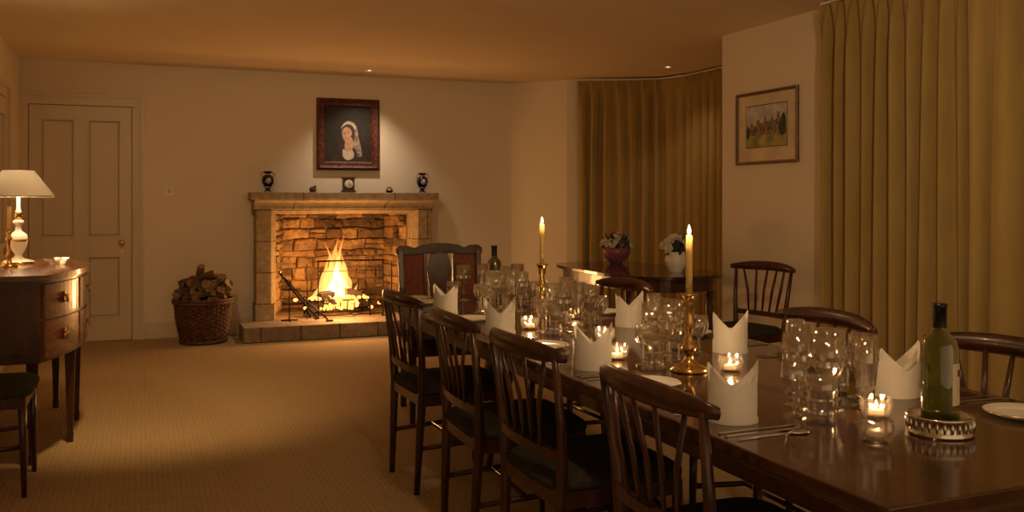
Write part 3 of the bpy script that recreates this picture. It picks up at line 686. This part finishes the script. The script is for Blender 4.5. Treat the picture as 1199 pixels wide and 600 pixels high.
bouquet('flower_bowl',(3.81,6.98,.75),[(0,0),(.05,0),(.055,.012),(.10,.05),(.125,.10),(.12,.13),(.10,.135)],'petalb',34,.13,.14,4,['petalw','petalw','petalw','petalw','petalr'])
bouquet('flower_vase',(3.76,5.95,.75),[(0,0),(.05,0),(.05,.01),(.075,.05),(.085,.10),(.07,.14),(.075,.155),(.06,.155)],'china',32,.11,.18,9,['petalw'])

# ------------------------------------------------------------ table ware
def gobletmesh(h=.17,r=.036,name='g'):
    b=MB(); st=h*.46
    b.lathe([(0,0),(r*.95,0),(r*.95,.003),(.010,.008),(.005,.014),(.005,st*.45),(.009,st*.5),(.005,st*.55),(.006,st-.01),(.012,st)],'cutglass',n=12,smooth=False)
    b.lathe([(.012,st),(r*.75,st+.014),(r*1.0,st+.035),(r*.96,st+.05),(r*1.03,h*.78)],'cutglass',n=28,smooth=False,star=.08,caps=False)
    b.lathe([(r*1.02,h*.78),(r*1.0,h),(r*.96,h),(r*.96,st+.04),(r*.6,st+.018),(0,st+.012)],'glass',n=28,caps=False)
    return b.mesh(name)
def tumblermesh(h=.112,r=.038,name='t'):
    b=MB(); b.lathe([(0,0),(r*.8,0),(r*.85,.006),(r*.9,h*.24),(r*.86,h*.3),(r*.93,h*.52),(r*.89,h*.56),(r*.96,h*.74)],'cutglass',n=28,smooth=False,star=.08,caps=False)
    b.lathe([(r*.95,h*.74),(r,h),(r*.94,h),(r*.80,.02),(0,.016)],'glass',n=28,caps=False); return b.mesh(name)
def flutemesh(h=.205,r=.026,name='f'):
    b=MB(); b.lathe([(0,0),(.030,0),(.030,.003),(.008,.008),(.004,.014),(.004,.06),(.010,.07)],'cutglass',n=12,smooth=False)
    b.lathe([(.010,.07),(r*.8,.095),(r,.15)],'cutglass',n=20,smooth=False,star=.08,caps=False); b.lathe([(r,.15),(r*.95,h),(r*.88,h),(r*.85,.11),(0,.08)],'glass',n=20,caps=False); return b.mesh(name)
G=[('wine_goblet',gobletmesh(.190,.037,'wine_goblet')),('water_tumbler',tumblermesh()),('champagne_flute',flutemesh()),('small_goblet',gobletmesh(.135,.031,'small_goblet'))]
cnt={}
def inst(name,me,loc,rz=0,scale=None):
    c=cnt.get(name,0); cnt[name]=c+1
    return place(me,name if c==0 else '%s.%03d'%(name,c),loc,rz,scale=scale)
# folded napkin (bishop's mitre)
def napkin():
    b=MB(); n=64
    def tri(a,c,w):
        d=abs((a-c+pi)%(2*pi)-pi); return max(0,1-d/w)
    def layer(rx,ry,hf,spread,z0=0,p=1.5):
        vs=[];rows=6
        for j in range(rows+1):
            t=j/rows
            for i in range(n+1):
                a=2*pi*i/n; h=hf(a); hh=z0+h*t; c=math.cos(a); s=math.sin(a)
                x=rx*c+spread*c*abs(c)*(hh/.15); y=ry*math.copysign(abs(s)**p,s)*(1+.10*hh/.15)
                vs.append((x,y,hh+.0005))
        fs=[(j*(n+1)+i,j*(n+1)+i+1,(j+1)*(n+1)+i+1,(j+1)*(n+1)+i) for j in range(rows) for i in range(n)]
        b.add(vs,fs,'napkin',False)
    layer(.056,.042,lambda a:.076+.078*max(tri(a,.25,1.25),tri(a,pi-.35,1.2)*.86),.006)
    layer(.050,.034,lambda a:.082+.052*max(tri(a,-.5,1.1),tri(a,pi+.45,1.1)),.004)
    layer(.059,.046,lambda a:.010+.090*tri(a,-.75,2.5),.002)
    layer(.062,.049,lambda a:.006+.060*tri(a,pi+1.0,2.3),.0)
    return b.mesh('folded_napkin')
NM=napkin()
b=MB(); b.lathe([(0,.004),(.055,.004),(.058,.0),(.062,.001),(.088,.011),(.091,.013),(.088,.015),(.062,.006),(.05,.006),(0,.006)],'china',n=40,caps=False); b.lathe([(.0885,.0152),(.0915,.0135),(.0905,.0125)],'gilt',n=40,caps=False); PM=b.mesh('side_plate')
def knife():
    b=MB(); b.prism([(-.11,-.006),(-.01,-.004),(0,-.008),(.07,-.010),(.10,-.004),(.108,.004),(.0,.005),(-.01,.004),(-.11,.006)],.001,.004,'silver'); return b.mesh('table_knife')
def fork():
    b=MB(); b.prism([(-.10,-.006),(-.09,-.008),(-.02,-.003),(.03,-.003),(.045,-.011),(.055,-.012),(.055,.012),(.045,.011),(.03,.003),(-.02,.003),(-.09,.008),(-.10,.006)],.002,.004,'silver')
    for i in range(4): y=-.0105+i*.007; b.prism([(.055,y-.0015),(.095,y-.001),(.095,y+.001),(.055,y+.0015)],.002,.004,'silver')
    return b.mesh('table_fork')
def spoon():
    b=MB(); b.sweep([(-.10,0,.003),(.02,0,.003),(.05,0,.004)],[.010,.005,.006],[.002,.002,.002],'silver',6); b.ell((.07,0,.004),(.028,.017,.003),'silver',12,6); return b.mesh('dessert_spoon')
KM,FM,SM=knife(),fork(),spoon()
STICKS=[(1.60,2.455),(1.71,3.84)]
VOT=[(1.685,1.754),(1.716,2.40),(1.488,2.72),(1.638,3.09),(1.504,3.50),(1.60,4.28),(1.82,3.72)]
OCC=[(x,y,.066) for x,y in STICKS]+[(x,y,.042) for x,y in VOT]+[(1.515,1.58,.042),(1.712,1.585,.078),(1.79,4.66,.045)]
NAPS=[(1.335,1.86),(1.335,2.60),(1.335,3.41),(1.335,4.12),(1.93,1.93),(1.93,2.70),(1.93,3.42),(1.93,4.15)]
OCC+=[(x,y,.068) for x,y in NAPS]
rg=random.Random(21)
def free(x,y,r): return all((x-a)**2+(y-c)**2>(r+q)**2 for a,c,q in OCC)
def glass(gi,x,y):
    r=[.040,.041,.032,.033][gi]
    for k in range(60):
        a=k*2.4; d=.007*math.sqrt(k)*1.6; xx,yy=x+d*math.cos(a),y+d*math.sin(a)
        if free(xx,yy,r) and 1.45<xx<1.99: 
            OCC.append((xx,yy,r)); inst(G[gi][0],G[gi][1],(xx,yy,TZ),rg.uniform(0,1)); return
def setting(side,y,nap):
    sx=1 if side=='L' else -1; ex=TX0 if side=='L' else TX1
    f=0 if side=='L' else pi
    inst('folded_napkin',NM,(nap[0],nap[1],TZ),-.45+rg.uniform(-.3,.3))
    py=y+(.44 if side=='L' else -.30)
    inst('side_plate',PM,(ex+sx*.155,py,TZ))
    for i in range(2): inst('table_knife',KM,(ex+sx*.13,y-sx*(.095+i*.027),TZ),f+rg.uniform(-.03,.03))
    inst('dessert_spoon',SM,(ex+sx*.13,y-sx*.155,TZ),f)
    for i in range(2): inst('table_fork',FM,(ex+sx*.13,y+sx*(.10+i*.032),TZ),f+rg.uniform(-.03,.03))
    g0=ex+sx*(.31 if side=='L' else .40)
    for (gi,dx,dy) in ((1,0,-.10),(3,-.01,-.01),(0,.07,-.05),(2,.09,-.14),(0,.08,.06),(2,.13,0)):
        glass(gi,g0+sx*dx+rg.uniform(-.01,.01),y+sx*dy+rg.uniform(-.01,.01))
for y in (1.86,2.60,3.41,4.12): setting('L',y,(1.335,y))
for y in (1.93,2.70,3.42,4.15): setting('R',y,(1.93,y))
inst('side_plate',PM,(1.37,4.76,TZ))
for (gi,x,y) in ((0,1.60,4.62),(1,1.52,4.55),(0,1.90,4.60),(2,1.66,4.50)): glass(gi,x,y)
def bottle(name,loc,bk,rz_=0):
    b=MB(); b.lathe([(0,0),(.038,0),(.041,.006),(.041,.185),(.036,.205),(.020,.222),(.0145,.235),(.0145,.28),(.016,.281),(.016,.288),(0,.29)],bk,n=32)
    b.lathe([(.0152,.232),(.0152,.279),(.0168,.280),(.0168,.289),(0,.2905)],'foil',n=24,caps=False)
    n=18; vs=[(.0414*math.cos(a),.0414*math.sin(a),z) for z in (.06,.155) for a in [-2.6+i*2.3/n for i in range(n+1)]]
    b.add(vs,[(i,i+1,n+1+i+1,n+1+i) for i in range(n)],'label',True)
    vs=[(.0417*math.cos(a),.0417*math.sin(a),z) for z in (.125,.14) for a in [-2.2+i*1.5/n for i in range(n+1)]]
    b.add(vs,[(i,i+1,n+1+i+1,n+1+i) for i in range(n)],'ink',True)
    return b.obj(name,loc,rz_)
bottle('wine_bottle',(1.712,1.585,TZ+.011),'bottle',.9)
bottle('wine_bottle.001',(1.79,4.66,TZ),'bottle',-.3)
b=MB(); b.lathe([(0,.002),(.066,.002),(.066,.010),(0,.010)],'wood',n=36,caps=False)
b.lathe([(.064,0),(.072,0),(.074,.006),(.068,.012),(.068,.036),(.074,.042),(.070,.045),(.064,.040),(.064,.01)],'silver',n=36,caps=False)
for i in range(28):
    a=2*pi*i/28; b.ell((.0715*math.cos(a),.0715*math.sin(a),.024),(.004,.004,.012),'silver',6,4)
b.obj('silver_bottle_coaster',(1.712,1.585,TZ))
def pt(name,loc,e,r=.01,c=(1,.62,.30)):
    l=bpy.data.lights.new(name,'POINT'); l.energy=e; l.color=c; l.shadow_soft_size=r
    o=bpy.data.objects.new(name,l); COL.objects.link(o); o.location=loc; return o
def flm(b,z,h=.036,r=.0065):
    b.lathe([(.001,z),(r*.8,z+h*.15),(r,z+h*.32),(r*.8,z+h*.55),(r*.35,z+h*.82),(.0003,z+h)],'flame',n=12)
def candlestick(name,loc,e):
    b=MB(); b.lathe([(0,0),(.058,0),(.060,.006),(.050,.014),(.030,.022),(.018,.032),(.012,.05),(.020,.062),(.026,.075),(.016,.09),(.010,.11),(.014,.13),(.020,.15),(.014,.168),(.010,.19),(.018,.205),(.016,.215),(.022,.235),(.028,.24),(.028,.244),(.012,.244)],'brass',n=28)
    b.lathe([(.0108,.235),(.0105,.425),(.008,.428),(0,.426)],'wax',n=16); b.sweep([(0,0,.425),(.001,0,.436)],.002,.002,'iron',5)
    flm(b,.430,.032,.0060); b.obj(name,loc); pt('candle_light',(loc[0],loc[1],loc[2]+.444),e,.008)
candlestick('lit_candlestick',(1.60,2.455,TZ),6.5); candlestick('lit_candlestick.001',(1.71,3.84,TZ),6.5)
b=MB(); b.lathe([(0,0),(.026,0),(.030,.004),(.038,.03),(.036,.052),(.033,.052),(.034,.03),(.026,.008),(0,.007)],'vglass',n=24,smooth=False,star=.06,caps=False)
b.lathe([(.019,.008),(.019,.022),(0,.022)],'wwax',n=16); b.sweep([(0,0,.022),(0,0,.028)],.002,.002,'iron',5)
flm(b,.026,.020,.0045); VM=b.mesh('tealight_votive')
for i,(x,y) in enumerate(VOT):
    inst('tealight_votive',VM,(x,y,TZ)); pt('tealight_light',(x,y,TZ+.037),1.1,.006)
b=MB(); b.lathe([(0,0),(.026,0),(.030,.004),(.038,.03),(.036,.052),(.033,.052),(.034,.03),(.026,.008),(0,.007)],'vglass',n=24,smooth=False,star=.06,caps=False); b.lathe([(.019,.008),(.019,.022),(0,.022)],'wwax',n=16)
b.obj('unlit_tealight_votive',(1.515,1.58,TZ))

# ------------------------------------------------------------ lights
W_=(1,.68,.38)
pt('fire_light',(gx-.05,gy-.02,.58),24,.10,(1,.46,.13))
pt('fire_light.001',(gx,8.82,.42),26,.14,(1,.48,.16))
def spot(name,loc,tgt,e,ang,blend=.6,c=W_,r=.03):
    l=bpy.data.lights.new(name,'SPOT'); l.energy=e; l.color=c; l.spot_size=math.radians(ang); l.spot_blend=blend; l.shadow_soft_size=r
    o=bpy.data.objects.new(name,l); COL.objects.link(o); o.location=loc
    d=Vector(tgt)-Vector(loc); o.rotation_euler=d.to_track_quat('-Z','Y').to_euler(); return o
spot('spot_fireplace',(2.06,8.75,2.54),(2.06,9.0,1.3),46,95,1,(1,.76,.55))
spot('spot_bay',(4.62,7.45,2.54),(4.3,7.2,0),13,120,1)
spot('spot_carpet',(-.1,4.6,2.54),(.1,6.1,0),160,60,1,(1,.61,.27),.08)
spot('spot_fill_back_wall',(-.1,4.6,2.54),(1.6,9.2,1.1),85,75,1,W_,.08)  # added fill to brighten the door and back wall, no lamp of its own
spot('spot_table',(2.2,1.9,2.54),(3.9,4.3,1.3),85,110,1,W_,.06)
spot('spot_near',(1.0,1.4,2.54),(1.7,2.4,.7),48,120,1,W_,.06)
pt('lamp_bulb_light',(-.655,5.98,.93+.45),8,.03,(1,.68,.38))
w=bpy.data.worlds.new('world'); S.world=w; w.use_nodes=True
w.node_tree.nodes['Background'].inputs[0].default_value=(1,.64,.34,1); w.node_tree.nodes['Background'].inputs[1].default_value=.66
S.view_settings.view_transform='Standard'
# ------------------------------------------------------------ camera
c=bpy.data.cameras.new('camera'); c.sensor_width=36; c.lens=1070/1199*36; c.shift_y=-66/1199; c.clip_start=.05
o=bpy.data.objects.new('camera',c); COL.objects.link(o); o.location=(0,0,1.3); o.rotation_euler=(pi/2,0,-math.atan(435/1070)); S.camera=o
